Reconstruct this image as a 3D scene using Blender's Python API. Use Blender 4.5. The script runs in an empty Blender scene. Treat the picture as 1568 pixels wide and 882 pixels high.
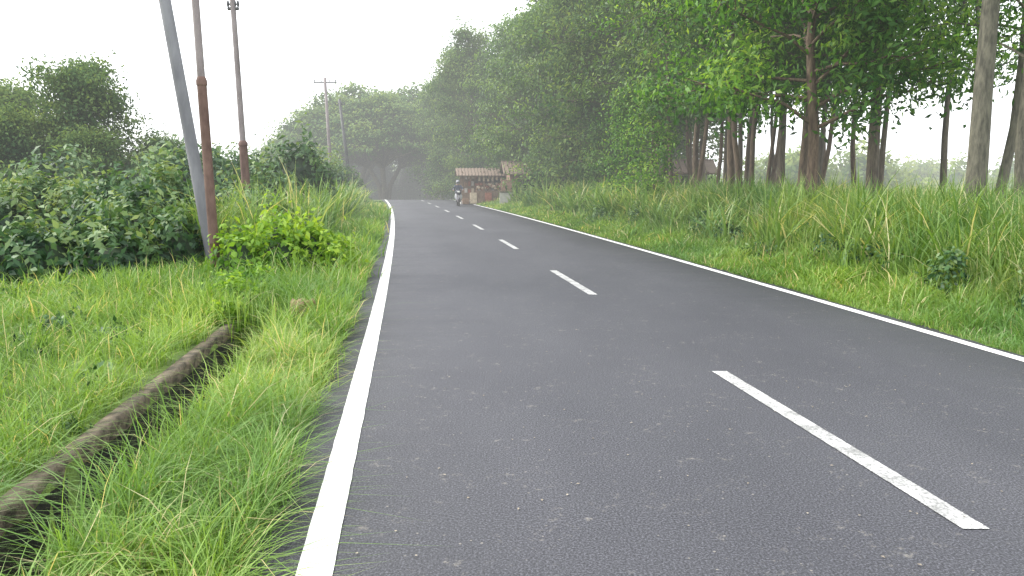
import bpy, math, numpy as np
from mathutils import Vector, Matrix
R = np.random.default_rng(7)
scene = bpy.context.scene
# ------------------------------------------------------------------ helpers
def cy(y):
    y = np.asarray(y, float)
    yc = np.minimum(y, 120.0)
    v = 2.55 - .125*yc - .00042*yc**2
    return v - .22*np.maximum(0, y-120.0)
def drop(y):
    return -.0015*np.clip(np.asarray(y, float)-66, 0, 36)**2
def pn(x, y, k=1.0):
    return (np.sin(x*1.7*k+.6*np.sin(y*2.1*k))+np.sin(y*1.3*k+1.1*np.sin(x*.9*k)+2)+np.sin((x+y)*2.9*k+1))/3
PX = np.array([-3000,-60,-20,-12,-7,-4.7,-4.53,-4.52,-4.02,-3.97,-3.35,-3.1,3.0,3.3,4.5,6.5,10,60,3000.])
PZ = np.array([-.3,-.3,-.4,-.3,-.05,.02,.02,0,0,-.02,-.02,-.06,-.06,-.02,.12,.3,.25,-.2,-.3])
def gz(x, y):
    s = x - cy(y)
    z = np.interp(s, PX, PZ)
    w = np.clip((np.abs(s)-3.6)/2, 0, 1)
    z = z + .05*w*pn(x, y, .8) + drop(y)
    dep = .5*np.clip((9.2-y)/1.2, 0, 1)
    z = z - np.where((s > -4.521) & (s < -4.0), dep, 0)
    return z
def norm(v): return v/np.maximum(1e-9, np.linalg.norm(v, axis=-1, keepdims=True))

def make_obj(name, parts, mats, smooth=False, loc=(0,0,0), parent=None):
    Vs, loops, totals, mi, rn = [], [], [], [], []
    off = 0
    for V, F, m, r in parts:
        V = np.asarray(V, float); F = np.asarray(F, int)
        if len(V) == 0 or len(F) == 0: continue
        Vs.append(V); loops.append((F+off).ravel()); totals.append(np.full(len(F), F.shape[1])); mi.append(np.full(len(F), m))
        rn.append(np.full(len(V), .5) if r is None else np.broadcast_to(r, (len(V),)))
        off += len(V)
    V = np.concatenate(Vs); L = np.concatenate(loops); T = np.concatenate(totals)
    me = bpy.data.meshes.new(name)
    me.vertices.add(len(V)); me.vertices.foreach_set('co', V.astype(np.float32).ravel())
    me.loops.add(len(L)); me.loops.foreach_set('vertex_index', L.astype(np.int32))
    me.polygons.add(len(T))
    st = np.concatenate([[0], np.cumsum(T)[:-1]]).astype(np.int32)
    me.polygons.foreach_set('loop_start', st); me.polygons.foreach_set('loop_total', T.astype(np.int32))
    me.polygons.foreach_set('material_index', np.concatenate(mi).astype(np.int32))
    if smooth: me.polygons.foreach_set('use_smooth', np.ones(len(T), bool))
    for m in mats: me.materials.append(m)
    me.update(calc_edges=True)
    a = me.attributes.new('rnd', 'FLOAT', 'POINT'); a.data.foreach_set('value', np.concatenate(rn).astype(np.float32))
    o = bpy.data.objects.new(name, me); scene.collection.objects.link(o); o.location = loc
    if parent: o.parent = parent
    return o

def tube(pts, rad, n=6):
    pts = np.asarray(pts, float); rad = np.asarray(rad, float); m = len(pts)
    d = np.gradient(pts, axis=0); d = norm(d)
    ref = np.array([0, 0, 1.]) if abs(d[0][2]) < .8 else np.array([1., 0, 0])
    a = norm(np.cross(d, ref)); b = np.cross(d, a)
    th = np.linspace(0, 2*np.pi, n, endpoint=False)
    V = pts[:, None]+rad[:, None, None]*(np.cos(th)[None, :, None]*a[:, None]+np.sin(th)[None, :, None]*b[:, None])
    i = np.arange(m-1)[:, None]*n; j = np.arange(n)[None]; k = (j+1) % n
    F = np.stack([i+j, i+k, i+n+k, i+n+j], -1).reshape(-1, 4)
    return V.reshape(-1, 3), F

def leaves(C, L, W, nrm=None, jit=.7, droop=.35, rnd=None, rng=R):
    n = len(C)
    if n == 0: return np.zeros((0,3)), np.zeros((0,4),int), 0, np.zeros(0)
    if nrm is None: nrm = np.tile([0, 0, .6], (n, 1)); jit = 1.0
    N = norm(nrm+jit*rng.normal(0, .6, (n, 3)))
    d = norm(np.cross(N, rng.normal(0, 1, (n, 3))))
    d = norm(d + [0, 0, -droop])
    s = norm(np.cross(N, d)); N = np.cross(d, s)
    L = (L*rng.uniform(.65, 1.3, n))[:, None]; W = (W*rng.uniform(.7, 1.25, n))[:, None]
    V = np.stack([C, C+d*L*.45+s*W*.5+N*W*.12, C+d*L-N*L*.1, C+d*L*.45-s*W*.5+N*W*.12], 1).reshape(-1, 3)
    F = np.arange(4*n).reshape(-1, 4)
    return V, F, 0, np.repeat(rnd if rnd is not None else rng.random(n), 4)

def blades(P, H, W, lean=.5, rnd=None, rng=R):
    n = len(P); az = rng.uniform(0, 2*np.pi, n); az2 = az+np.pi/2+rng.normal(0, .5, n)
    ld = np.stack([np.cos(az), np.sin(az), np.zeros(n)], 1); wd = np.stack([np.cos(az2), np.sin(az2), np.zeros(n)], 1)
    le = np.abs(rng.normal(lean, lean*.5, n))
    if rnd is None: rnd = rng.random(n)
    H = np.broadcast_to(H, (n,)); W = np.broadcast_to(W, (n,))
    out = []; rr = []
    for t, wf in ((0, .7), (.35, 1), (.72, .75), (1, 0)):
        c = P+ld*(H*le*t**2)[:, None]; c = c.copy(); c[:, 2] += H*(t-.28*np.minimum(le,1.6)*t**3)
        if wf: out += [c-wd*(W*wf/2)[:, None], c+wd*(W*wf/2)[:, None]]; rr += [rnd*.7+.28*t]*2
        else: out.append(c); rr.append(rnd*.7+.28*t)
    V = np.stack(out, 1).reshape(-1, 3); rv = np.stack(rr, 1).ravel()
    b = np.arange(n)[:, None]*7
    Q = np.concatenate([b+[0, 1, 3, 2], b+[2, 3, 5, 4]]); T = b+[4, 5, 6]
    return V, Q, T, rv
def blade_parts(P, H, W, lean, m=0, rnd=None):
    V, Q, T, r = blades(P, H, W, lean, rnd)
    return [(V, Q, m, r), (V, T, m, r)]

# ------------------------------------------------------------------ materials
def newmat(name):
    m = bpy.data.materials.new(name); m.use_nodes = True; nt = m.node_tree; nt.nodes.clear()
    o = nt.nodes.new('ShaderNodeOutputMaterial'); return m, nt, o
def ramp(nt, stops, fac):
    r = nt.nodes.new('ShaderNodeValToRGB'); e = r.color_ramp.elements
    while len(e) < len(stops): e.new(.5)
    for i, (p, c) in enumerate(stops): e[i].position = p; e[i].color = (*c, 1)
    nt.links.new(fac, r.inputs[0]); return r.outputs[0]
def noise(nt, scale, detail=4, vec=None, sc=None, rough=.6):
    n = nt.nodes.new('ShaderNodeTexNoise'); n.inputs['Scale'].default_value = scale; n.inputs['Detail'].default_value = detail
    n.inputs['Roughness'].default_value = rough
    g = nt.nodes.new('ShaderNodeNewGeometry') if vec is None else None
    v = g.outputs['Position'] if g else vec
    if sc:
        mp = nt.nodes.new('ShaderNodeMapping'); mp.inputs['Scale'].default_value = sc; nt.links.new(v, mp.inputs[0]); v = mp.outputs[0]
    nt.links.new(v, n.inputs['Vector']); return n.outputs['Fac']
def mix(nt, f, a, b, mode='MIX'):
    m = nt.nodes.new('ShaderNodeMixRGB'); m.blend_type = mode
    for i, v in enumerate((f, a, b)):
        if isinstance(v, (float, int)): m.inputs[i].default_value = v
        elif isinstance(v, tuple): m.inputs[i].default_value = (*v, 1)
        else: nt.links.new(v, m.inputs[i])
    return m.outputs[0]
def leafmat(name, stops, trans=.35, spec=.3, rough=.5, simple=False):
    m, nt, o = newmat(name)
    at = nt.nodes.new('ShaderNodeAttribute'); at.attribute_name = 'rnd'
    col = ramp(nt, stops, at.outputs['Fac'])
    nz = noise(nt, .45, 1)
    col = mix(nt, 1.0, col, ramp(nt, [(.3, (.70, .78, .85)), (.7, (1.3, 1.15, .95))], nz), 'MULTIPLY')
    if simple:
        p = nt.nodes.new('ShaderNodeBsdfDiffuse'); nt.links.new(col, p.inputs[0])
    else:
        p = nt.nodes.new('ShaderNodeBsdfPrincipled'); p.inputs['Roughness'].default_value = rough
        p.inputs['Specular IOR Level'].default_value = spec
        nt.links.new(col, p.inputs['Base Color'])
    t = nt.nodes.new('ShaderNodeBsdfTranslucent'); nt.links.new(mix(nt, 1.0, col, (1.5, 1.35, .6), 'MULTIPLY'), t.inputs[0])
    ms = nt.nodes.new('ShaderNodeMixShader'); ms.inputs[0].default_value = trans
    nt.links.new(p.outputs[0], ms.inputs[1]); nt.links.new(t.outputs[0], ms.inputs[2]); nt.links.new(ms.outputs[0], o.inputs[0])
    return m
def surf(name, c1, c2, scale=6, rough=.8, sc=None, bump=.0, bscale=40, metal=0):
    m, nt, o = newmat(name)
    tc = nt.nodes.new('ShaderNodeTexCoord')
    f = noise(nt, scale, 5, tc.outputs['Object'], sc)
    p = nt.nodes.new('ShaderNodeBsdfPrincipled'); p.inputs['Roughness'].default_value = rough; p.inputs['Metallic'].default_value = metal
    nt.links.new(ramp(nt, [(.35, c1), (.65, c2)], f), p.inputs['Base Color'])
    if bump:
        b = nt.nodes.new('ShaderNodeBump'); b.inputs['Strength'].default_value = bump; b.inputs['Distance'].default_value = .02
        nt.links.new(noise(nt, bscale, 4, tc.outputs['Object'], sc), b.inputs['Height']); nt.links.new(b.outputs[0], p.inputs['Normal'])
    nt.links.new(p.outputs[0], o.inputs[0]); return m

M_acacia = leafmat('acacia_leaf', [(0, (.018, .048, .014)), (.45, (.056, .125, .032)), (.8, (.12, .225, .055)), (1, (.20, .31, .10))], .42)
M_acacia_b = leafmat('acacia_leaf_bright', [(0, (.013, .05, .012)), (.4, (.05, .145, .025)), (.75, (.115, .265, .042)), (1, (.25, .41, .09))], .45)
M_far = leafmat('far_leaf_hazed', [(0, (.022, .055, .028)), (.5, (.068, .13, .052)), (1, (.17, .26, .11))], .4, simple=True)  # greyer leaf colour with some distance haze painted in
M_pale = leafmat('pale_leaf_hazed', [(0, (.08, .13, .05)), (.5, (.14, .21, .08)), (1, (.22, .30, .12))], .4, simple=True)  # lightened leaf colour, standing in for haze over the distant trees
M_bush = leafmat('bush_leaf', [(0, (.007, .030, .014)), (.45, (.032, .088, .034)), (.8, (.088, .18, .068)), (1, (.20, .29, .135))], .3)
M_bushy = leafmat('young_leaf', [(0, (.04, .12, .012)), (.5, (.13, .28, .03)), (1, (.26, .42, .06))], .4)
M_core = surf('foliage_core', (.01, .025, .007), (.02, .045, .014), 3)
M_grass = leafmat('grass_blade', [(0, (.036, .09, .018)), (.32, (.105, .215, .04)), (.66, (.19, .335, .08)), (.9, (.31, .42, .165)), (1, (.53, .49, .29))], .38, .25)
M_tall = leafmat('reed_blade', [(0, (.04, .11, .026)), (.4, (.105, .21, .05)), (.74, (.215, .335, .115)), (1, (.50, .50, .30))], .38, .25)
M_bark = surf('bark', (.05, .04, .03), (.14, .115, .085), 5, .9, (3, 3, .6), .8, 12)
M_bark2 = surf('bark_pale', (.06, .058, .045), (.15, .14, .105), 6, .9, (3, 3, .7), 1.0, 14)
M_bark3 = surf('bark_red', (.065, .045, .032), (.16, .115, .08), 6, .9, (3, 3, .7), .8, 12)

mg, nt, o = newmat('ground_soil_grass')
p = nt.nodes.new('ShaderNodeBsdfPrincipled'); p.inputs['Roughness'].default_value = .95
c = ramp(nt, [(.35, (.05, .075, .02)), (.5, (.10, .16, .03)), (.62, (.14, .20, .04)), (.75, (.17, .15, .08))], noise(nt, 1.3, 8))
c = mix(nt, 1.0, c, ramp(nt, [(.3, (.6, .6, .6)), (.7, (1.3, 1.3, 1.2))], noise(nt, 25, 4)), 'MULTIPLY')
nt.links.new(c, p.inputs['Base Color'])
b = nt.nodes.new('ShaderNodeBump'); b.inputs['Distance'].default_value = .04; nt.links.new(noise(nt, 12, 6), b.inputs['Height']); nt.links.new(b.outputs[0], p.inputs['Normal'])
nt.links.new(p.outputs[0], o.inputs[0])
def asphalt_color(nt):
    c = ramp(nt, [(.3, (.033, .034, .042)), (.7, (.052, .053, .062))], noise(nt, .45, 7, None, (1, .4, 1)))
    c = mix(nt, 1.0, c, ramp(nt, [(.34, (.35, .35, .36)), (.5, (1.0, 1.0, 1.0)), (.66, (2.7, 2.65, 2.6))], noise(nt, 90, 3, None, None, .75)), 'MULTIPLY')
    f = ramp(nt, [(.56, (0, 0, 0)), (.67, (.8, .8, .8))], noise(nt, 12, 7, None, None, .8))
    f3 = ramp(nt, [(.5, (0, 0, 0)), (.58, (1, 1, 1))], noise(nt, 2.3, 5))
    c = mix(nt, mix(nt, 1.0, f, f3, 'MULTIPLY'), c, (.21, .195, .175))
    # sparse embedded pale aggregate chips
    v = nt.nodes.new('ShaderNodeTexVoronoi'); v.inputs['Scale'].default_value = 13; v.inputs['Randomness'].default_value = 1
    g = nt.nodes.new('ShaderNodeNewGeometry'); nt.links.new(g.outputs['Position'], v.inputs['Vector'])
    f2 = ramp(nt, [(.06, (.7, .7, .7)), (.10, (0, 0, 0))], v.outputs['Distance'])
    f4 = ramp(nt, [(.5, (0, 0, 0)), (.56, (1, 1, 1))], noise(nt, 4.1, 4))
    return mix(nt, mix(nt, 1.0, f2, f4, 'MULTIPLY'), c, (.26, .24, .21))
ma, nt, o = newmat('asphalt')
p = nt.nodes.new('ShaderNodeBsdfPrincipled'); p.inputs['Roughness'].default_value = .7; p.inputs['Specular IOR Level'].default_value = .4
nt.links.new(asphalt_color(nt), p.inputs['Base Color'])
b = nt.nodes.new('ShaderNodeBump'); b.inputs['Distance'].default_value = .006; b.inputs['Strength'].default_value = .9
nt.links.new(noise(nt, 110, 3), b.inputs['Height']); nt.links.new(b.outputs[0], p.inputs['Normal']); nt.links.new(p.outputs[0], o.inputs[0])
def paint(name, lo, hi, fmax, w0):
    m, nt, o = newmat(name)
    p = nt.nodes.new('ShaderNodeBsdfPrincipled'); p.inputs['Roughness'].default_value = .6
    w = ramp(nt, [(.3, w0), (.7, (.8, .8, .79))], noise(nt, 5, 6))
    f = ramp(nt, [(lo, (0, 0, 0)), (hi, (fmax, fmax, fmax))], noise(nt, 55, 5, None, None, .8))
    nt.links.new(mix(nt, f, w, (.10, .10, .10)), p.inputs['Base Color'])
    b = nt.nodes.new('ShaderNodeBump'); b.inputs['Distance'].default_value = .004; nt.links.new(noise(nt, 110, 3), b.inputs['Height']); nt.links.new(b.outputs[0], p.inputs['Normal'])
    nt.links.new(p.outputs[0], o.inputs[0]); return m
mp_ = paint('road_paint', .6, .72, .6, (.6, .6, .58)); mp2 = paint('road_paint_worn', .40, .58, .8, (.24, .24, .235))

# ------------------------------------------------------------------ ground sheet
rows = np.concatenate([np.arange(-60, -6, 6), np.arange(-6, 12, .4), np.arange(12, 60, 1.5), np.arange(60, 200, 4), [240, 300, 420, 600, 900, 1400, 2500]])
cols = np.unique(np.concatenate([PX, [-1500,-600,-250,-120,-90,-40,-30,-25,-16,-14,-10,-8.5,-6,-5.3,-3.7,3.6,4,5,5.5,6,7,8,9,12,14,17,20,25,30,40,90,150,300,700,1500]]))
Y, S = np.meshgrid(rows, cols, indexing='ij'); X = cy(Y)+S; Z = gz(X, Y)
V = np.stack([X, Y, Z], -1).reshape(-1, 3); nc = len(cols)
i = np.arange(len(rows)-1)[:, None]*nc; j = np.arange(nc-1)[None]
F = np.stack([i+j, i+j+1, i+nc+j+1, i+nc+j], -1).reshape(-1, 4)
make_obj('ground', [(V, F, 0, None)], [mg], True)

# ------------------------------------------------------------------ road
ys = np.concatenate([np.arange(-30, 0, 1), np.arange(0, 20, .12), np.arange(20, 50, .5), np.arange(50, 220, 2)])
def ribbon(ys, offs, zs):
    n = len(ys); k = len(offs)
    V = np.stack([np.stack([cy(ys)+o_, ys, np.broadcast_to(z_, ys.shape)+drop(ys)], -1) for o_, z_ in zip(offs, zs)], 1).reshape(-1, 3)
    i = np.arange(n-1)[:, None]*k; j = np.arange(k-1)[None]
    F = np.stack([i+j, i+j+1, i+k+j+1, i+k+j], -1).reshape(-1, 4); return V, F
jl = .035*np.sin(ys*3.1)+.03*np.sin(ys*7.3+1)+.02*R.normal(0, 1, len(ys)); jr = .03*np.sin(ys*2.3)+.02*R.normal(0, 1, len(ys))
V, F = ribbon(ys, [-3.28+jl-.05, -3.28+jl, -1.5, 0, 1.5, 3.14+jr, 3.18+jr], [-.08, 0, .0, .0, .0, 0, -.08])
make_obj('road', [(V, F, 0, None)], [ma], False)
def line(y0, y1, off, w):
    yy = np.arange(y0, y1+.001, .05) if y1-y0 < 5 else np.concatenate([np.arange(y0, 14, .12), np.arange(14, 50, .5), np.arange(50, y1, 2)])
    e1 = R.normal(0, .0012, len(yy)); e2 = R.normal(0, .0012, len(yy))
    return ribbon(yy, [off-w/2+e1, off+w/2+e2], [.005, .005])
parts = []
for a, b_, o_, w_, m_ in [(-6, 120, -2.98, .15, 0), (-6, 120, 2.96, .125, 0)]:
    V, F = line(a, b_, o_, w_); parts.append((V, F, m_, None))
for k in range(-1, 12):
    y0 = 3.45+7.6*k
    V, F = line(y0, y0+3.05, .04, .125); parts.append((V, F, 1, None))
make_obj('road_markings', parts, [mp_, mp2])
n = 260; yy = 3*(30/3)**R.random(n); xx = cy(yy)+R.uniform(-2.9, 2.9, n)
C = np.stack([xx, yy, np.full(n, .007)], 1)
V, F, _, r = leaves(C, .02, .012, np.tile([0, 0, 3.], (n, 1)), .2, 0)
make_obj('road_debris', [(V, F, 0, r)], [surf('dry_debris', (.16, .13, .09), (.34, .30, .24), 3)])

# ------------------------------------------------------------------ drain wall
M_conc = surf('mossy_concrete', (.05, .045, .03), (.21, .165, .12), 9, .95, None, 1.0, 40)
M_concd = surf('mossy_shade_concrete', (.010, .011, .008), (.03, .03, .02), 6, .95, None, 1.0, 30)  # mossy inner faces; the ditch's deep shade is darkened into the colour
yy = np.arange(-4, 8.4, .12); e = R.normal(0, .008, len(yy))+.012*np.sin(yy*4)
V, F = ribbon(yy, [-4.52+e, -4.51+e, -4.52+e, -4.61+e, -4.625+e], [-.06, .03, .06+e*.7, .055+e*.7, -.1])
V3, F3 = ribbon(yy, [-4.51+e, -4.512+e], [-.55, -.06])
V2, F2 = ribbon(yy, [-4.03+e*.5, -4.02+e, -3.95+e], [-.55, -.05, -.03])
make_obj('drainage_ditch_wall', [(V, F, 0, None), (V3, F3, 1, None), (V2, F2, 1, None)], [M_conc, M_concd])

# ------------------------------------------------------------------ grass
def region(n, y0, y1, s0, s1, keep=None):
    y = y0*(y1/y0)**R.random(n)
    a = s0(y) if callable(s0) else s0; b = s1(y) if callable(s1) else s1
    s = a+(b-a)*R.random(n); x = cy(y)+s
    if keep is not None: k = keep(x, y, s); x, y, s = x[k], y[k], s[k]
    return x, y, s
parts = []
def add_grass(x, y, h, w, lean, hvar=.35, m=0, rv=(0, .95), ymax=5.0):
    n = len(x); P = np.stack([x, y, gz(x, y)-.01], 1)
    hh = h*(1+hvar*pn(x, y, 1.3)+hvar*.6*pn(x+9, y+4, 3.7))*R.uniform(.5, 1.35, n)
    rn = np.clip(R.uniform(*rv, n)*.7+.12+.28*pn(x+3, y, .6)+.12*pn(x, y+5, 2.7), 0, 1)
    rn = np.where(R.random(n) < .06, 1.3, rn)
    ww = w*R.uniform(.6, 1.4, n)*np.clip(y/7, .8, ymax)
    parts.extend(blade_parts(P, hh, ww, lean, m, rn))
def tufts(nt_, per, y0, y1, s0, s1, h, w, lean, spread=.09, rv=(.1, 1), keep=None):
    x, y, s = region(nt_, y0, y1, s0, s1, keep); sz = np.repeat(R.uniform(.6, 1.35, len(x)), per)
    x = np.repeat(x, per)+R.normal(0, spread, len(x)*per); y = np.repeat(y, per)+R.normal(0, spread, len(y)*per)
    add_grass(x, y, h*sz, w, lean, .1, 0, rv)
nod = lambda x, y, s: ~((s > -4.66) & (s < -3.98) & (y < 8.8))
x, y, s = region(28000, 2, 10, -4.0, -3.3); add_grass(x, y, .17, .006, .75)
tufts(190, 34, 2, 10, -4.05, -3.33, .34, .0075, .8, .05)
tufts(80, 30, 2.2, 9, -3.42, -3.27, .28, .007, 1.1, .05)
x, y, s = region(18000, 9, 60, lambda y: -3.3-.35*np.minimum(y/9, 4), -3.28); add_grass(x, y, .2, .006, .7)
tufts(150, 34, 8.5, 40, -5.2, -3.35, .5, .008, .6, .12)
tufts(50, 30, 2, 9, -4.13, -3.98, .36, .0075, .9, .05)
x, y, s = region(2500, 2, 9, -4.5, -4.05); add_grass(x, y, .24, .007, .5, rv=(0, .3))
x, y, s = region(60000, 2.5, 15, -14, -4.66, nod); add_grass(x, y, .21, .006, .7)
tufts(680, 26, 2.8, 14, -13, -4.75, .38, .0075, .75, .08, keep=nod)
tufts(60, 26, 2.4, 9, -4.85, -4.65, .28, .007, 1.2, .05)
x, y, s = region(22000, 8.5, 45, -7.5, -3.3); add_grass(x, y, .36, .007, .55)
x, y, s = region(60000, 5, 60, 3.12, 5.3); add_grass(x, y, .15+.07*(s-3.1), .0065, .7)
tufts(420, 26, 5.5, 45, 3.4, 5.6, .34, .008, .8, .09)
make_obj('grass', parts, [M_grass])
parts = []
x, y, s = region(46000, 6, 60, 4.3, 8.5); add_grass(x, y, np.clip(.3+.42*(s-4.3), 0, 1.1), .0095, .42, .3)
tufts(620, 26, 6.5, 55, 4.5, 9, 1.05, .013, .6, .13)
x, y, s = region(26000, 8, 70, 7.5, 16); add_grass(x, y, 1.0, .011, .35, .25)
x, y, s = region(30000, 20, 120, 13, 75); add_grass(x, y, 1.0, .014, .3, .25, 0, (.65, 1.2), 7)
x, y, s = region(15000, 14, 60, -6.6, -4.2); add_grass(x, y, np.clip(.3+.4*(-s-4.2), 0, 1.1), .009, .4, .25)
tufts(170, 26, 15, 50, -6.5, -4.6, 1.25, .012, .5, .14)
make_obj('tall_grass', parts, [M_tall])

# ------------------------------------------------------------------ bushes
def bush_parts(blobs, ls, lw, dens, leafm=0, corem=1, jit=.9, core=True, rng=R, stray=1.2):
    P = []
    for (bx, by, rx, ry, rz) in blobs:
        z0 = float(gz(np.array([bx]), np.array([by]))[0])
        n = int(dens*(rx*ry+rx*rz+ry*rz))
        u = norm(rng.normal(0, 1, (n, 3))); u[:, 2] = np.abs(u[:, 2])*1.0-.08
        ph = rng.uniform(0, 6, 4)
        bump = 1+.14*np.sin(5*u[:, 0]+ph[0])*np.sin(4*u[:, 1]+ph[1])+.09*np.sin(11*u[:, 0]+9*u[:, 2]+ph[2])+.07*np.sin(13*u[:, 1]+ph[3])
        rr = bump*np.where(rng.random(n) < .85, rng.uniform(.84, 1.06, n), rng.uniform(.98, stray, n))
        C = np.array([bx, by, z0])+u*rr[:, None]*[rx, ry, rz]
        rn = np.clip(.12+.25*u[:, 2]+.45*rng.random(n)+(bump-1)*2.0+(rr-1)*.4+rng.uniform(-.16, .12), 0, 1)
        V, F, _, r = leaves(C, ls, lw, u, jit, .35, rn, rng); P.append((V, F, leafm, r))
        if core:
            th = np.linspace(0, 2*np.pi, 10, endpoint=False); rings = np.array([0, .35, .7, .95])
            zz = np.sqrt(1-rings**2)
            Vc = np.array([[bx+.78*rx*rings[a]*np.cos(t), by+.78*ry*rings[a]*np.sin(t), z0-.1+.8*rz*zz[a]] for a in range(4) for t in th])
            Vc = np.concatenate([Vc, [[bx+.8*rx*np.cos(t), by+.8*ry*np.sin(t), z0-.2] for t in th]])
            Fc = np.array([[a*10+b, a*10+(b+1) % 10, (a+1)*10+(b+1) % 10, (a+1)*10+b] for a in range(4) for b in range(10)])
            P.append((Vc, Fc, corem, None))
    return P
blobs = []
for k in range(26):
    x = -4.9-k*.42+R.normal(0, .25); y = 13.6+R.uniform(0, 1.6)-.02*k
    if x > -6: y += 2.5
    blobs.append((x, y, R.uniform(.6, 1.0), R.uniform(.6, 1), R.uniform(.8, 1.45)))
for k in range(30):
    x = -6.5-k*.5+R.normal(0, .3); y = 16+R.uniform(0, 3)
    blobs.append((x, y, R.uniform(.8, 1.3), R.uniform(.8, 1.3), R.uniform(1.3, 2.2)))
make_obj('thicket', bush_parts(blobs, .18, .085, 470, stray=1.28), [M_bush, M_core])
blobs = []
for k in range(46):
    y = 20+R.uniform(0, 16); x = float(cy(y))-6.2-R.uniform(0, 18)
    blobs.append((x, y, R.uniform(1, 1.8), R.uniform(1, 1.8), R.uniform(1.5, 3.0)))
for k in range(22):
    y = 24+k*2.0; x = float(cy(y))-6.0-R.uniform(0, 2.4)
    blobs.append((x, y, R.uniform(1, 1.5), R.uniform(1, 1.5), R.uniform(1.6, 3.3)))
for k in range(36):
    y = R.uniform(38, 85); x = float(cy(y))-7-R.uniform(0, 34)
    blobs.append((x, y, R.uniform(1.6, 3), R.uniform(1.6, 3), R.uniform(2, 4.2)))
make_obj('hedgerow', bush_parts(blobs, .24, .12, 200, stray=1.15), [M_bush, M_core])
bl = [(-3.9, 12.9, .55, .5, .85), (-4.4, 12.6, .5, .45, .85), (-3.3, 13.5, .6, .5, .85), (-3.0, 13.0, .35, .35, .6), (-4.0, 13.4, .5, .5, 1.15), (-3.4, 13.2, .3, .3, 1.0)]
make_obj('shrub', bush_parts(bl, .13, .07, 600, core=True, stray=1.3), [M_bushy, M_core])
bl = [(-3.45, 9.6, .45, .5, .4), (-3.6, 10.6, .5, .5, .45), (-3.1, 10.2, .3, .3, .3), (-3.2, 8.6, .22, .3, .28)]
make_obj('roadside_weeds', bush_parts(bl, .07, .04, 1400, core=False)+blade_parts(np.array([[bx+R.normal(0, .3), by+R.normal(0, .3), 0] for bx, by, *_ in bl for _k in range(260)]), .42, .009, .5, 2), [M_bushy, M_core, M_grass])
bl = []
for k in range(110):
    y = R.uniform(4, 13); s_ = R.uniform(-12, -4.9); bl.append((float(cy(y))+s_, y, R.uniform(.1, .4), R.uniform(.1, .3), R.uniform(.1, .26)))
for k in range(130):
    y = R.uniform(7, 40); s_ = R.uniform(4.4, 7.5); bl.append((float(cy(y))+s_, y, R.uniform(.2, .6), R.uniform(.2, .6), R.uniform(.3, .85)))
make_obj('broadleaf_weeds', bush_parts(bl, .085, .045, 520, core=False), [M_bush, M_core])
bl = []
for k in range(30):
    y = R.uniform(44, 75); q = float(cy(y)); bl.append((q+R.uniform(9, 17)+(2 if y > 55 else 0), y, R.uniform(.9, 1.8), R.uniform(.9, 1.8), R.uniform(1.1, 2.4)))
make_obj('understory_bushes', bush_parts(bl, .2, .1, 220), [M_bushy, M_core])
bl = []
for k in range(90):
    x = -190+k*4.6; y = R.uniform(120, 210)
    bl.append((x, y, R.uniform(5, 9), R.uniform(4, 7), R.uniform(4, 9)))
for k in range(26):
    x = 22+k*3.4; y = R.uniform(80, 115); bl.append((x, y, R.uniform(3, 5), R.uniform(3, 5), R.uniform(2.5, 7)))
make_obj('distant_treeline', bush_parts(bl, .8, .45, 16, jit=1.0), [M_pale, M_far])
bl = []
for k in range(30):
    bl.append((-38+k*1.6, R.uniform(106, 126), 3, 3, R.uniform(6, 9.5)))
make_obj('shaded_undergrowth', bush_parts(bl, .5, .28, 45, jit=1.0), [M_acacia, M_core])

# ------------------------------------------------------------------ trees
def gen_tree(seed, H, r, base, Rc, nl, tw, lpc, ls, lw, lean=(0, 0), clr=.42, wobs=.06):
    g = np.random.default_rng(seed); P = []; t = np.linspace(0, 1, 10)
    wob = wobs*H/12*np.cumsum(g.normal(0, 1, (10, 2)), 0); wob[0] = 0
    tr = np.stack([lean[0]*H*t+wob[:, 0], lean[1]*H*t+wob[:, 1], H*t*.97-.15], 1)
    rad = r*(1-.82*t)*np.where(t < .05, 1.25, 1)
    V, F = tube(tr, rad, 9); P.append((V, F, 0, None))
    cl = []
    for i in range(nl):
        f = (i+g.random())/nl; z = base+(H-base)*f*.97; tt = z/(H*.97)
        p0 = np.array([np.interp(tt, t, tr[:, k]) for k in range(3)])
        az = i*2.4+g.normal(0, .5); L = Rc*math.sqrt(max(.08, math.sin(math.pi*(.22+.72*f))))*g.uniform(.65, 1.15)
        el = math.radians(g.uniform(5, 42)+f*25)
        d = np.array([math.cos(az)*math.cos(el), math.sin(az)*math.cos(el), math.sin(el)])
        u = np.linspace(0, 1, 5)[:, None]
        pts = p0+d*L*u+np.array([0, 0, -.22*L])*u**2+g.normal(0, .05*L, (5, 3))*u
        r0 = max(.012, np.interp(tt, t, rad)*.45)
        V, F = tube(pts, r0*(1-.8*u[:, 0]), 5); P.append((V, F, 0, None))
        for k in range(tw):
            uu = g.uniform(.3, 1.05); q0 = np.array([np.interp(min(uu, 1), u[:, 0], pts[:, a]) for a in range(3)])
            q1 = q0+norm(g.normal(0, 1, 3)+d*.6)*L*g.uniform(.1, .33)
            V, F = tube([q0, (q0+q1)/2+g.normal(0, .04, 3), q1], [r0*.3, r0*.2, .004], 4); P.append((V, F, 0, None))
            cl.append(q1)
    cl = np.array(cl); n = len(cl)*lpc
    cid = np.repeat(np.arange(len(cl)), lpc); off = g.normal(0, clr, (n, 3))*[1, 1, .7]
    cr = g.random(len(cl))
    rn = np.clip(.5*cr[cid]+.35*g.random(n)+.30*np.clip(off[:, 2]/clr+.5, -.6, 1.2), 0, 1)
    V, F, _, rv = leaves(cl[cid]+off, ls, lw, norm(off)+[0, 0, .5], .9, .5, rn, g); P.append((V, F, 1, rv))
    return P
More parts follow.
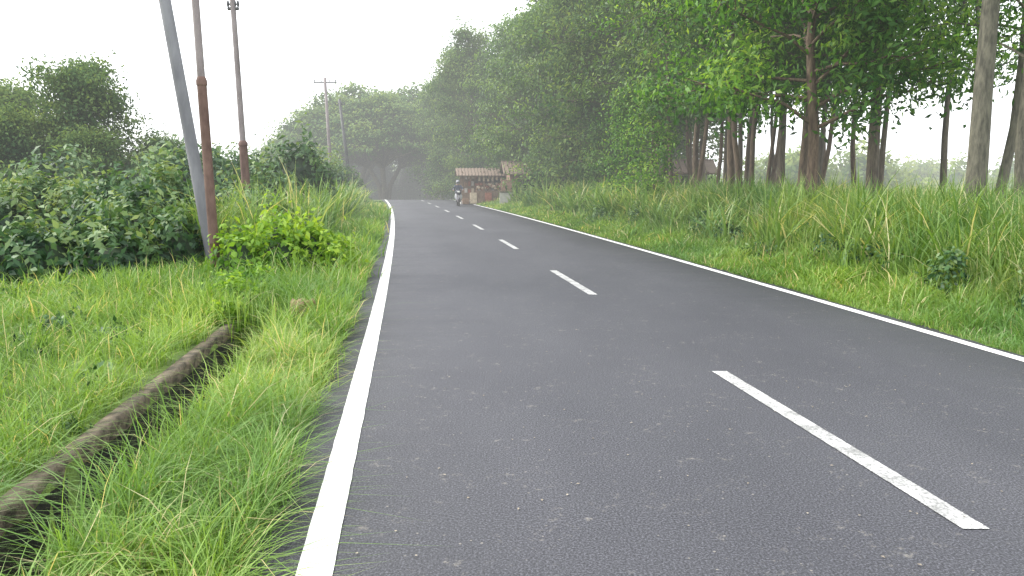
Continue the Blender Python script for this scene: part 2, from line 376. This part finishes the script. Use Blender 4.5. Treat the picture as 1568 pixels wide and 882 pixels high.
def gen_umbrella(seed, H, r, Rc, ncl, lpc, ls):
    g = np.random.default_rng(seed); P = []
    zf = H*.34; st = []
    for q in range(4):
        a = q*1.7+.4; e = np.array([math.cos(a)*2.0, math.sin(a)*2.0, zf]); st.append(e)
        V, F = tube([[math.cos(a)*.3, math.sin(a)*.3, -.3], e*[.35, .35, .5], e], [r*.8, r*.6, r*.5], 8); P.append((V, F, 0, None))
    cl = []
    for i in range(ncl):
        az = i*2.4; q = math.sqrt((i+.5)/ncl)*Rc
        e = np.array([math.cos(az)*q, math.sin(az)*q, H*(1-.5*(q/Rc)**2)*g.uniform(.82, 1)])
        if i % 2 == 0:
            u = np.linspace(0, 1, 6)[:, None]; s0 = min(st, key=lambda s_: np.hypot(*(s_-e)[:2]))*.98
            mid = s0+(e-s0)*u; mid[:, 2] = s0[2]+(e[2]-s0[2])*u[:, 0]**.8
            V, F = tube(mid+g.normal(0, .15, (6, 3))*u, r*.35*(1-.85*u[:, 0]), 5); P.append((V, F, 0, None))
        cl.append(e)
    cl = np.array(cl); n = len(cl)*lpc; cid = np.repeat(np.arange(len(cl)), lpc)
    off = g.normal(0, 1, (n, 3))*[.85, .85, .38]
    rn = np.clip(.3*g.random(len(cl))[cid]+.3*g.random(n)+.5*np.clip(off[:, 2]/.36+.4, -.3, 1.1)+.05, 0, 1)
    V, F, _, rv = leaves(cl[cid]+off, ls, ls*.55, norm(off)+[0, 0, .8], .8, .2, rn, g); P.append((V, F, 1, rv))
    return P
def place(src, name, x, y, rot=0, sc=1.0, zs=1.0):
    if src.get('used'): o = bpy.data.objects.new(name, src.data); scene.collection.objects.link(o)
    else: o = src; o['used'] = 1; o.name = name
    o.location = (x, y, float(gz(np.array([float(x)]), np.array([float(y)]))[0])); o.rotation_euler = (0, 0, rot); o.scale = (sc, sc, sc*zs); return o
def T(*a, mats, **k): return make_obj('acacia_tree', gen_tree(*a, **k), mats, False)
A = [M_bark, M_acacia]; B = [M_bark3, M_acacia_b]; Cc = [M_bark2, M_acacia_b]
n1 = T(11, 15, .20, 5.0, 3.0, 24, 6, 50, .17, .06, mats=Cc, lean=(-.005, 0), wobs=.035); place(n1, 'acacia_tree', 8.6, 14.7)
n2 = T(12, 12, .12, 4.2, 2.2, 22, 5, 46, .17, .06, mats=Cc, lean=(.03, 0)); place(n2, 'acacia_tree', 10.5, 17)
place(n2, 'acacia_tree', 9.9, 15.2, 2, .85)
n3 = T(13, 13, .17, 3.9, 3.1, 30, 6, 70, .19, .07, mats=[M_bark, M_acacia_b], lean=(.01, 0)); place(n3, 'acacia_tree', 8.95, 20.2, 1)
place(n3, 'acacia_tree', 9.5, 24, 3.3, .95)
n4 = T(14, 12, .10, 4.3, 2.0, 20, 5, 50, .17, .06, mats=[M_bark, M_acacia_b], lean=(.035, 0)); place(n4, 'acacia_tree', 9.55, 21.3, 0)
for (x, y, rr) in [(10.7, 23, 5.9), (12.6, 23.5, .4), (13.0, 22.3, 2.2), (8.0, 24.2, 1.2), (9.0, 26, 4.4), (7.9, 27.4, 2.9), (10.6, 27, 5.2), (8.1, 30.5, .3), (9.4, 33, 3.7), (11.8, 26, 1.9), (14.4, 24.5, 4.9)]: place(n4, 'acacia_tree', x, y, rr, R.uniform(.9, 1.1))
n7 = T(17, 11.5, .085, 5.4, 1.6, 14, 5, 40, .17, .06, mats=[M_bark3, M_acacia], lean=(-.02, .01), wobs=.09)
for k, (x, y) in enumerate([(6.7, 23.4), (7.5, 25), (6.4, 27.3), (7.4, 28.3), (6.1, 30), (7.1, 31.5), (8.6, 29.3), (9.9, 25.3), (8.9, 31.8), (10.1, 30.2), (7.7, 33.8), (6.0, 33.6), (9.2, 28), (11.2, 28.4), (6.6, 35.4), (10.4, 24.2), (8.5, 26.5)]):
    place(n7, 'acacia_tree', x, y, k*1.3, R.uniform(.85, 1.15))
n5 = T(15, 11, .15, 2.6, 3.8, 42, 8, 75, .2, .08, mats=B); place(n5, 'acacia_tree', 7.2, 19, .3)
n6 = T(16, 12.5, .14, 4.1, 3.2, 32, 7, 70, .19, .075, mats=B, lean=(-.02, 0)); place(n6, 'acacia_tree', 8.3, 22.4, .8); place(n6, 'acacia_tree', 6.9, 25.2, 3.8, .95)
f1 = T(21, 14, .16, 4.2, 3.3, 34, 7, 60, .23, .09, mats=[M_bark, M_acacia]); f2 = T(22, 13, .14, 3.8, 3.2, 34, 7, 60, .23, .09, mats=[M_bark3, M_acacia], lean=(-.02, .0))
f3 = T(23, 14.5, .2, 1.0, 4.0, 48, 8, 58, .27, .12, mats=[M_bark, M_far], clr=.48)
f4 = T(24, 13.5, .2, .9, 3.8, 48, 8, 58, .27, .12, mats=[M_bark3, M_acacia], clr=.48)
sp = T(25, 5.2, .045, .8, 1.2, 26, 5, 28, .17, .07, mats=[M_bark3, M_acacia_b], clr=.3)
for k, (x, y) in enumerate([(9.6, 28.5), (7.0, 29.5), (6.6, 32.5), (8.4, 35.5), (6.3, 36.5)]):
    place((f1, f2)[k % 2], 'acacia_tree', x+R.normal(0, .2), y, R.uniform(0, 6.28), R.uniform(.92, 1.05))
for k, (x, y) in enumerate([(5.4, 40), (8.3, 43), (4.7, 44.5), (3.6, 48), (7.3, 48.5), (2.4, 53), (6, 55), (1.0, 58), (4.5, 62), (-.4, 66), (-2.8, 70), (3, 72), (-4.8, 76), (-7.6, 84), (0, 82)]):
    place((f3, f4)[k % 2], 'acacia_tree', x+R.normal(0, .3), y, R.uniform(0, 6.28), R.uniform(.92, 1.06), 1.0)
for k, (x, y) in enumerate([(5.0, 28), (4.7, 32), (4.3, 39)]):
    place(sp, 'acacia_sapling', x, y, R.uniform(0, 6), R.uniform(.7, 1.05))
u1 = make_obj('rain_tree', gen_umbrella(31, 13.8, .5, 9.5, 135, 95, .45), [M_bark, M_far])
for (x, y, rr, s_) in [(-18.5, 94, 0, 1), (-10, 99, 1.5, 1.08), (-23, 104, 3, .98), (-5, 93, 4, .98), (-16, 110, 2, 1.1), (-28, 116, 5, .9), (-8, 112, .7, 1.1), (-14.5, 90, 2.7, .88)]: place(u1, 'rain_tree', x, y, rr, s_)
l1 = make_obj('leafy_tree', gen_tree(41, 6.2, .12, .7, 2.2, 46, 7, 66, .17, .085, clr=.34), [M_bark2, M_far]); place(l1, 'leafy_tree', -16.2, 30.5)
l2 = make_obj('leafy_tree', gen_tree(42, 5.6, .12, .6, 2.7, 36, 6, 62, .2, .1, clr=.42), [M_bark2, M_far]); place(l2, 'leafy_tree', -21.5, 34)
place(l2, 'leafy_tree', -18.4, 29, 2, .75); place(l2, 'leafy_tree', -25, 38, 4, 1.05); place(l2, 'leafy_tree', -15.3, 29.0, 5, .62); place(l2, 'leafy_tree', -14.2, 32.0, 1, .62)

# ------------------------------------------------------------------ poles
M_rust = surf('rusty_steel', (.085, .048, .038), (.17, .105, .085), 5, .8, (1, 1, .5), .3)
M_gal = surf('weathered_steel', (.15, .125, .125), (.25, .215, .215), 4, .7, (1, 1, .4))
M_cpole = surf('pole_concrete', (.14, .14, .155), (.22, .22, .24), 4, .85, (1, 1, .3))
M_dark = surf('dark_metal', (.04, .04, .045), (.08, .08, .08), 4, .6)
def pole(name, x, y, dx, H, r0, r1, mats, arm=None, joint=None, dz=4.4):
    z0 = float(gz(np.array([float(x)]), np.array([float(y)]))[0])-.3
    P = []
    def at(z): return np.array([x+dx*z/dz, y, z0+z])
    if joint:
        V, F = tube([at(0), at(joint)], [r0, r0*.95], 14); P.append((V, F, 0, None))
        V, F = tube([at(joint-.05), at(joint+.02), at(joint+.08)], [r0*1.08, r0*1.08, r1*1.02], 14); P.append((V, F, 0, None))
        V, F = tube([at(joint), at(H)], [r1, r1*.8], 14); P.append((V, F, 1, None))
        V, F = tube([at(H), at(H+.01)], [r1*.8, .001], 14); P.append((V, F, 1, None))
    else:
        V, F = tube([at(0), at(H*.5), at(H), at(H+.01)], [r0, (r0+r1)/2, r1, .001], 14); P.append((V, F, 0, None))
    if arm:
        for zz, L in arm:
            c = at(zz); V, F = tube([c+[-L, 0, 0], c+[L, 0, 0]], [.04, .04], 4); P.append((V, F, 2, None))
            for q in (-L*.9, -L*.35, L*.35, L*.9):
                V, F = tube([c+[q, 0, .03], c+[q, 0, .1], c+[q, 0, .16], c+[q, 0, .2]], [.015, .04, .03, .015], 8); P.append((V, F, 2, None))
    return make_obj(name, P, mats+([M_gal] if len(mats) < 2 else [])+[M_dark], True), at
pB, aB = pole('utility_pole', -4.8, 12.66, -.11, 9, .078, .06, [M_rust, M_gal], [(8.6, .6)], 3.45)
pA, aA = pole('utility_pole', -5.3, 14, -.58, 9.5, .11, .09, [M_cpole], [(9.1, .8)])
pC, aC = pole('utility_pole', -6.85, 20.5, -.12, 8.0, .11, .075, [M_rust, M_gal], [(6.25, .14)], 2.9)
p1, a1 = pole('utility_pole', -11.8, 52, -.15, 8.6, .12, .09, [M_gal], [(8.3, .75)])
p2, a2 = pole('utility_pole', -12.1, 60, -.45, 8.0, .14, .1, [M_dark], [(7.6, .4)])
P = []
def wire(a, b, sag, r=.007):
    t = np.linspace(0, 1, 16)[:, None]; q = a+(b-a)*t; q[:, 2] -= sag*4*(t*(1-t))[:, 0]
    V, F = tube(q, np.full(16, r), 4); P.append((V, F, 0, None))
wire(aC(7.7), a1(8.2), .5); wire(aB(8.7), aC(7.8), .2)
make_obj('overhead_wires', P, [M_gal])
P = []; bx, by, HH = -108., 250., 19.
for sx in (-1, 1):
    for sy in (-1, 1):
        V, F = tube([[bx+sx*2.2, by+sy*2.2, -3], [bx+sx*.5, by+sy*.5, HH]], [.13, .1], 4); P.append((V, F, 0, None))
for k in range(8):
    z0, z1 = k*HH/8, (k+1)*HH/8; w0 = 2.2-1.7*z0/HH; w1 = 2.2-1.7*z1/HH
    for sg in (-1, 1):
        V, F = tube([[bx-sg*w0, by-w0, z0], [bx+sg*w1, by-w1, z1]], [.07, .07], 4); P.append((V, F, 0, None))
for z in (13, 16, 18.5):
    V, F = tube([[bx-4, by, z], [bx, by, z+.6], [bx+4, by, z]], [.05, .15, .05], 4); P.append((V, F, 0, None))
make_obj('transmission_tower', P, [M_gal])

# ------------------------------------------------------------------ boxes / built things
import bmesh
def empty(name, loc, rz=0):
    e = bpy.data.objects.new(name, None); scene.collection.objects.link(e); e.location = loc; e.rotation_euler = (0, 0, rz); return e
def box(name, parent, c, d, mat, rot=(0, 0, 0), bev=.01):
    bm = bmesh.new(); bmesh.ops.create_cube(bm, size=1)
    for v in bm.verts: v.co = Vector((v.co.x*d[0], v.co.y*d[1], v.co.z*d[2]))
    if bev: bmesh.ops.bevel(bm, geom=bm.edges[:], offset=min(bev, min(d)*.3), segments=2, affect='EDGES')
    me = bpy.data.meshes.new(name); bm.to_mesh(me); bm.free(); me.materials.append(mat)
    o = bpy.data.objects.new(name, me); scene.collection.objects.link(o); o.location = c; o.rotation_euler = rot; o.parent = parent; return o
def ball(name, parent, c, r, mat, sc=(1, 1, 1), rot=(0, 0, 0)):
    bm = bmesh.new(); bmesh.ops.create_uvsphere(bm, u_segments=16, v_segments=10, radius=r)
    for f in bm.faces: f.smooth = True
    me = bpy.data.meshes.new(name); bm.to_mesh(me); bm.free(); me.materials.append(mat)
    o = bpy.data.objects.new(name, me); scene.collection.objects.link(o); o.location = c; o.scale = sc; o.rotation_euler = rot; o.parent = parent; return o
M_tile = surf('clay_tile', (.14, .105, .08), (.27, .20, .155), 4, .85, (1, 8, 1), .5)
M_wood = surf('old_wood', (.13, .085, .055), (.27, .19, .13), 4, .85, (6, 6, 1))
M_brick = surf('brick', (.20, .12, .085), (.32, .20, .145), 9, .9)
M_plast = surf('whitewash', (.35, .34, .31), (.52, .50, .46), 3, .9)
M_red = surf('red_goods', (.22, .06, .03), (.34, .14, .09), 8, .6)
M_cream = surf('cream_goods', (.4, .32, .22), (.6, .50, .38), 8, .6)
M_brown = surf('brown_goods', (.17, .10, .06), (.30, .19, .12), 8, .8)
M_blk = surf('dark_interior', (.02, .018, .015), (.035, .03, .025), 3)
K = empty('roadside_kiosk', (-2.1, 57.0, .0), .12); K.scale = (1.15, 1, 1.1)
for i_, (px, py) in enumerate([(-1.35, -1), (1.2, -1), (-1.35, 1), (1.2, 1), (0, -1)]): box('post_%d' % i_, K, (px, py, 1.05), (.09, .09, 2.1), M_wood)
box('floor', K, (0, 0, .1), (2.9, 2.3, .2), M_plast)
box('back_wall', K, (0, 1.0, 1.15), (2.6, .06, 1.9), M_wood); box('side_wall', K, (1.28, 0, 1.15), (.06, 2, 1.9), M_brick)
box('roof_front', K, (-.05, -.75, 2.05), (3.3, 1.75, .05), M_tile, (math.radians(16), 0, 0))
box('roof_back', K, (-.05, .8, 2.05), (3.3, 1.6, .05), M_tile, (math.radians(-16), 0, 0))
for i_ in range(17): box('tile_rib_%d' % i_, K, (-1.6+i_*.2, -.75, 2.10), (.05, 1.7, .04), M_tile, (math.radians(16), 0, 0))
box('counter', K, (.3, -.75, .85), (1.5, .5, .06), M_wood); box('counter_front', K, (.3, -.97, .5), (1.5, .04, .66), M_wood)
for i_ in range(3): box('shelf_%d' % i_, K, (0, .3, .7+.45*i_), (2.3, .35, .04), M_wood)
gi = 0
for i_ in range(3):
    for j_ in range(11):
        gi += 1; h_ = R.uniform(.15, .34)
        box('goods_%d' % gi, K, (-1.05+.21*j_, .2, .73+.45*i_+h_/2), (.16, .16, h_), (M_red, M_cream, M_brown, M_plast)[int(R.integers(4))])
for j_ in range(46):
    ball('fruit_%d' % j_, K, (-.4+.035*j_, -.8+R.uniform(-.15, .15), .95+R.uniform(0, .35)), .09, (M_brown, M_cream, M_red, M_cream)[int(R.integers(4))])
for j_ in range(9): box('hanging_packet_%d' % j_, K, (-1.1+.27*j_, -1.1, 1.66+R.uniform(-.06, .06)), (.12, .05, R.uniform(.15, .4)), (M_plast, M_cream, M_brown, M_cream)[int(R.integers(4))])
for j_ in range(6): box('crate_%d' % j_, K, (-1.15+.46*j_, -1.35, .2+.2*(j_ % 2)), (.4, .35, .35+.35*(j_ % 2)), (M_brown, M_cream, M_wood, M_red, M_brown, M_cream)[j_])
W = empty('masonry_wall', (-.35, 50.4, 0), .05)
box('plinth', W, (0, 0, .45), (.85, .5, .95), M_plast); box('cap', W, (0, 0, .95), (.95, .6, .07), M_conc)
box('side_run', W, (1.6, .3, .35), (2.3, .2, .7), M_plast)
box('brick_pier', W, (0, .1, 1.35), (.7, .3, .72), M_brick)
def house(Hs, wx, wy, hz, wall, roof, rise=.8):
    box('wall_front', Hs, (0, -wy/2, hz/2), (wx, .14, hz), wall); box('wall_back', Hs, (0, wy/2, hz/2), (wx, .14, hz), wall)
    box('wall_left', Hs, (-wx/2+.07, 0, hz/2), (.14, wy-.15, hz), wall); box('wall_right', Hs, (wx/2-.07, 0, hz/2), (.14, wy-.15, hz), wall)
    box('door', Hs, (-wx*.1, -wy/2-.08, .95), (.85, .05, 1.9), M_wood)
    for q, xx in enumerate((-wx*.34, wx*.25)):
        box('window_%d' % q, Hs, (xx, -wy/2-.075, 1.35), (.9, .04, .8), M_blk); box('window_frame_%d' % q, Hs, (xx, -wy/2-.1, 1.35), (.06, .04, .9), M_plast)
        box('window_sill_%d' % q, Hs, (xx, -wy/2-.11, .92), (1.05, .1, .06), M_plast)
    sl = math.atan2(rise, wy/2+.3); L_ = math.hypot(wy/2+.6, rise)
    box('roof_front', Hs, (0, -(wy/4+.25), hz+rise/2), (wx+.9, L_, .08), roof, (sl, 0, 0)); box('roof_back', Hs, (0, (wy/4+.25), hz+rise/2), (wx+.9, L_, .08), roof, (-sl, 0, 0))
    box('ridge', Hs, (0, 0, hz+rise+.06), (wx+.9, .2, .1), roof)
    n_ = int((wx+.8)/.28)
    for q in range(n_): box('roof_rib_%d' % q, Hs, (-(wx+.8)/2+.28*q, -(wy/4+.25), hz+rise/2+.06), (.08, L_, .05), roof, (sl, 0, 0))
Hs = empty('brick_house', (2.2, 54.5, 0), .08); house(Hs, 5.0, 4, 2.1, M_brick, M_tile)
H2 = empty('brick_hut', (7.7, 38.2, .1), -.1); house(H2, 3.0, 2.6, 1.9, M_plast, M_tile, .55)
P = []
tt = np.linspace(0, 2*np.pi, 14, endpoint=False); rr_ = .14*(1+.2*np.sin(3*tt+1)+.1*np.sin(7*tt))
zs = [-.05, .06, .22, .25, .22]; fs = [1.3, 1.05, 1.0, .85, .01]
V = np.array([[rr_[a]*f*math.cos(tt[a]), rr_[a]*f*math.sin(tt[a]), z+.02*math.sin(5*tt[a])*f] for z, f in zip(zs, fs) for a in range(14)])
F = np.array([[k*14+a, k*14+(a+1) % 14, (k+1)*14+(a+1) % 14, (k+1)*14+a] for k in range(4) for a in range(14)])
make_obj('tree_stump', [(V, F, 0, None)], [surf('cut_wood', (.12, .075, .04), (.26, .18, .10), 9, .9, None, 1, 30)], False, (-2.42, 8.9, 0))

# ------------------------------------------------------------------ motorcycle and rider
M_tyre = surf('tyre', (.015, .015, .015), (.03, .03, .03), 8, .8)
M_body = surf('scooter_paint', (.03, .035, .05), (.05, .05, .07), 2, .3)
M_white = surf('white_panel', (.4, .4, .42), (.55, .55, .57), 2, .35)
M_jack = surf('jacket_cloth', (.05, .06, .09), (.10, .11, .15), 6, .9)
M_trou = surf('trouser_cloth', (.02, .022, .03), (.04, .04, .05), 6, .9)
M_skin = surf('skin', (.28, .16, .10), (.34, .2, .13), 6, .6)
M_helm = surf('helmet_shell', (.2, .2, .23), (.3, .3, .32), 2, .25)
M_lamp = surf('lamp_glass', (.6, .6, .55), (.75, .75, .7), 2, .1)
BK = empty('motorcycle', (-3.55, 52, 0), .14)
def torus(name, par, c, R1, r2, mat):
    th = np.linspace(0, 2*np.pi, 28, endpoint=False); ph = np.linspace(0, 2*np.pi, 8, endpoint=False)
    V = np.array([[r2*math.sin(q), (R1+r2*math.cos(q))*math.cos(t_), (R1+r2*math.cos(q))*math.sin(t_)] for t_ in th for q in ph])
    F = np.array([[a*8+b, a*8+(b+1) % 8, ((a+1) % 28)*8+(b+1) % 8, ((a+1) % 28)*8+b] for a in range(28) for b in range(8)])
    return make_obj(name, [(V, F, 0, None)], [mat], True, c, par)
for nm, yy_ in (('front', -.62), ('rear', .62)):
    torus(nm+'_tyre', BK, (0, yy_, .28), .24, .05, M_tyre)
    make_obj(nm+'_rim', [(*tube([[-.04, 0, 0], [.04, 0, 0]], [.05, .05], 10), 0, None)]+[(*tube([[0, 0, 0], [0, .22*math.cos(a), .22*math.sin(a)]], [.015, .012], 4), 0, None) for a in np.linspace(0, 2*np.pi, 6)[:-1]], [M_gal], True, (0, yy_, .28), BK)
def tb(name, pts, rad, mat, n=8): return make_obj(name, [(*tube(pts, rad, n), 0, None)], [mat], True, (0, 0, 0), BK)
tb('fork_left', [[-.08, -.62, .28], [-.08, -.45, .8]], [.025, .025], M_gal); tb('fork_right', [[.08, -.62, .28], [.08, -.45, .8]], [.025, .025], M_gal)
tb('handlebar', [[-.34, -.28, 1.0], [-.15, -.38, 1.0], [.15, -.38, 1.0], [.34, -.28, 1.0]], [.018]*4, M_dark)
ball('front_fender', BK, (0, -.62, .44), .16, M_body, (.55, 1.3, .8)); ball('front_cowl', BK, (0, -.46, .9), .17, M_body, (1.15, .7, 1.0))
ball('leg_shield', BK, (0, -.36, .62), .24, M_white, (1.05, .45, 1.25)); ball('headlight', BK, (0, -.58, .93), .08, M_lamp, (1.2, .5, .8))
ball('rear_body', BK, (0, .38, .62), .3, M_body, (.55, 1.45, .6)); ball('seat', BK, (0, .25, .78), .28, M_trou, (.55, 1.5, .3))
box('footboard', BK, (0, -.08, .36), (.3, .5, .1), M_dark); ball('engine', BK, (0, .42, .36), .17, M_dark, (.8, 1.4, .8))
for q in (-1, 1):
    tb('mirror_stem_%d' % (q+1), [[q*.22, -.36, 1.0], [q*.3, -.36, 1.18]], [.01, .01], M_dark); ball('mirror_%d' % (q+1), BK, (q*.32, -.36, 1.22), .06, M_dark, (1.1, .4, .8))
tb('exhaust', [[.16, .2, .3], [.18, .85, .42]], [.04, .055], M_dark)
def skin_body(name, joints, edges, rad, mats, loc):
    me = bpy.data.meshes.new(name); me.from_pydata(joints, edges, []); me.update()
    o = bpy.data.objects.new(name, me); scene.collection.objects.link(o); o.location = loc; o.rotation_euler = (0, 0, .14)
    bpy.context.view_layer.objects.active = o; o.select_set(True)
    m = o.modifiers.new('skin', 'SKIN'); m.use_smooth_shade = True
    for v, r_ in zip(me.skin_vertices[0].data, rad): v.radius = (r_, r_)
    me.skin_vertices[0].data[0].use_root = True
    s_ = o.modifiers.new('sub', 'SUBSURF'); s_.levels = 2; s_.render_levels = 2
    dg = bpy.context.evaluated_depsgraph_get(); ev = bpy.data.meshes.new_from_object(o.evaluated_get(dg))
    o.modifiers.clear(); o.data = ev
    ev.materials.clear()
    for m_ in mats: ev.materials.append(m_)
    for p_ in ev.polygons:
        c_ = p_.center
        p_.material_index = 1 if (c_.z < .9 and abs(c_.y) < .6 and not (c_.z > .86 and c_.y > .1)) else 0
        if c_.z > 1.37: p_.material_index = 2
        if abs(c_.x) > .24 and c_.y < -.2: p_.material_index = 2
        p_.use_smooth = True
    return o
J = [(0, .22, .88), (0, .18, 1.08), (0, .12, 1.3), (0, .09, 1.40), (0, .07, 1.5),
     (-.19, .1, 1.3), (-.30, -.02, 1.08), (-.33, -.25, 1.02), (.19, .1, 1.3), (.30, -.02, 1.08), (.33, -.25, 1.02),
     (-.1, .18, .84), (-.17, -.2, .82), (-.15, -.12, .42), (-.15, -.24, .40), (.1, .18, .84), (.17, -.2, .82), (.15, -.12, .42), (.15, -.24, .40)]
E = [(0, 1), (1, 2), (2, 3), (3, 4), (2, 5), (5, 6), (6, 7), (2, 8), (8, 9), (9, 10), (0, 11), (11, 12), (12, 13), (13, 14), (0, 15), (15, 16), (16, 17), (17, 18)]
rd = [.15, .15, .16, .065, .09, .08, .055, .04, .08, .055, .04, .11, .08, .05, .045, .11, .08, .05, .045]
rider = skin_body('motorcycle_rider', J, E, rd, [M_jack, M_trou, M_skin], (-3.55, 52, 0))
ball('helmet', rider, (0, .07, 1.56), .145, M_helm, (.95, 1.08, 1.0)); ball('visor', rider, (0, -.03, 1.55), .1, M_blk, (1.0, .6, .6))
for q in (-1, 1):
    for fgr in range(4):
        make_obj('finger_%d_%d' % (q, fgr), [(*tube([[q*(.27+.022*fgr), -.27, 1.03], [q*(.27+.022*fgr), -.32, 1.03], [q*(.27+.022*fgr), -.33, .99], [q*(.27+.022*fgr), -.30, .97]], [.010, .010, .009, .007], 6), 0, None)], [M_skin], True, (0, 0, 0), rider)
    make_obj('thumb_%d' % q, [(*tube([[q*.26, -.24, 1.0], [q*.25, -.28, .98], [q*.25, -.31, .98]], [.012, .011, .008], 6), 0, None)], [M_skin], True, (0, 0, 0), rider)

# ------------------------------------------------------------------ haze, light, world, camera
DN = .0024; LH = 1.4
mh, nt, o = newmat('emissive_haze')
va = nt.nodes.new('ShaderNodeVolumeAbsorption'); va.inputs['Density'].default_value = DN; va.inputs['Color'].default_value = (0, 0, 0, 1)
ve = nt.nodes.new('ShaderNodeEmission'); ve.inputs[0].default_value = (.98, 1, 1, 1); ve.inputs[1].default_value = DN*LH  # added glow stands in for daylight scattered within the haze
ad = nt.nodes.new('ShaderNodeAddShader'); nt.links.new(va.outputs[0], ad.inputs[0]); nt.links.new(ve.outputs[0], ad.inputs[1]); nt.links.new(ad.outputs[0], o.inputs['Volume'])
hz = box('haze', None, (0, 166, 11), (560, 308, 30), mh, bev=0)

w = bpy.data.worlds.new('World'); scene.world = w; w.use_nodes = True; nt = w.node_tree; nt.nodes.clear()
sk = nt.nodes.new('ShaderNodeTexSky'); sk.sky_type = 'NISHITA'; sk.sun_disc = False; sk.sun_elevation = math.radians(42); sk.sun_rotation = math.radians(280); sk.dust_density = 3; sk.air_density = 1
bg = nt.nodes.new('ShaderNodeBackground'); bg.inputs[1].default_value = .15; ow = nt.nodes.new('ShaderNodeOutputWorld')
nt.links.new(mix(nt, .86, sk.outputs[0], (18.0, 18.4, 19.0)), bg.inputs[0]); nt.links.new(bg.outputs[0], ow.inputs[0])
sd = bpy.data.lights.new('sun', 'SUN'); sd.energy = 4.4; sd.angle = math.radians(12); sd.color = (1, .965, .88)
so = bpy.data.objects.new('sun', sd); scene.collection.objects.link(so)
az = math.radians(280); el = math.radians(42); dv = Vector((math.sin(az)*math.cos(el), math.cos(az)*math.cos(el), math.sin(el)))
so.rotation_euler = dv.to_track_quat('Z', 'Y').to_euler(); so.location = dv*80
cd = bpy.data.cameras.new('camera'); cd.lens = 27.55; cd.sensor_width = 36; cd.clip_end = 4000; cd.clip_start = .05
co = bpy.data.objects.new('camera', cd); scene.collection.objects.link(co); co.location = (0, 0, 1.6); co.rotation_euler = (math.radians(90-7.74), 0, 0)
scene.camera = co
scene.view_settings.view_transform = 'Standard'; scene.view_settings.look = 'None'; scene.view_settings.exposure = 0
print('FACES', sum(len(o.data.polygons) for o in scene.objects if o.type == 'MESH'))
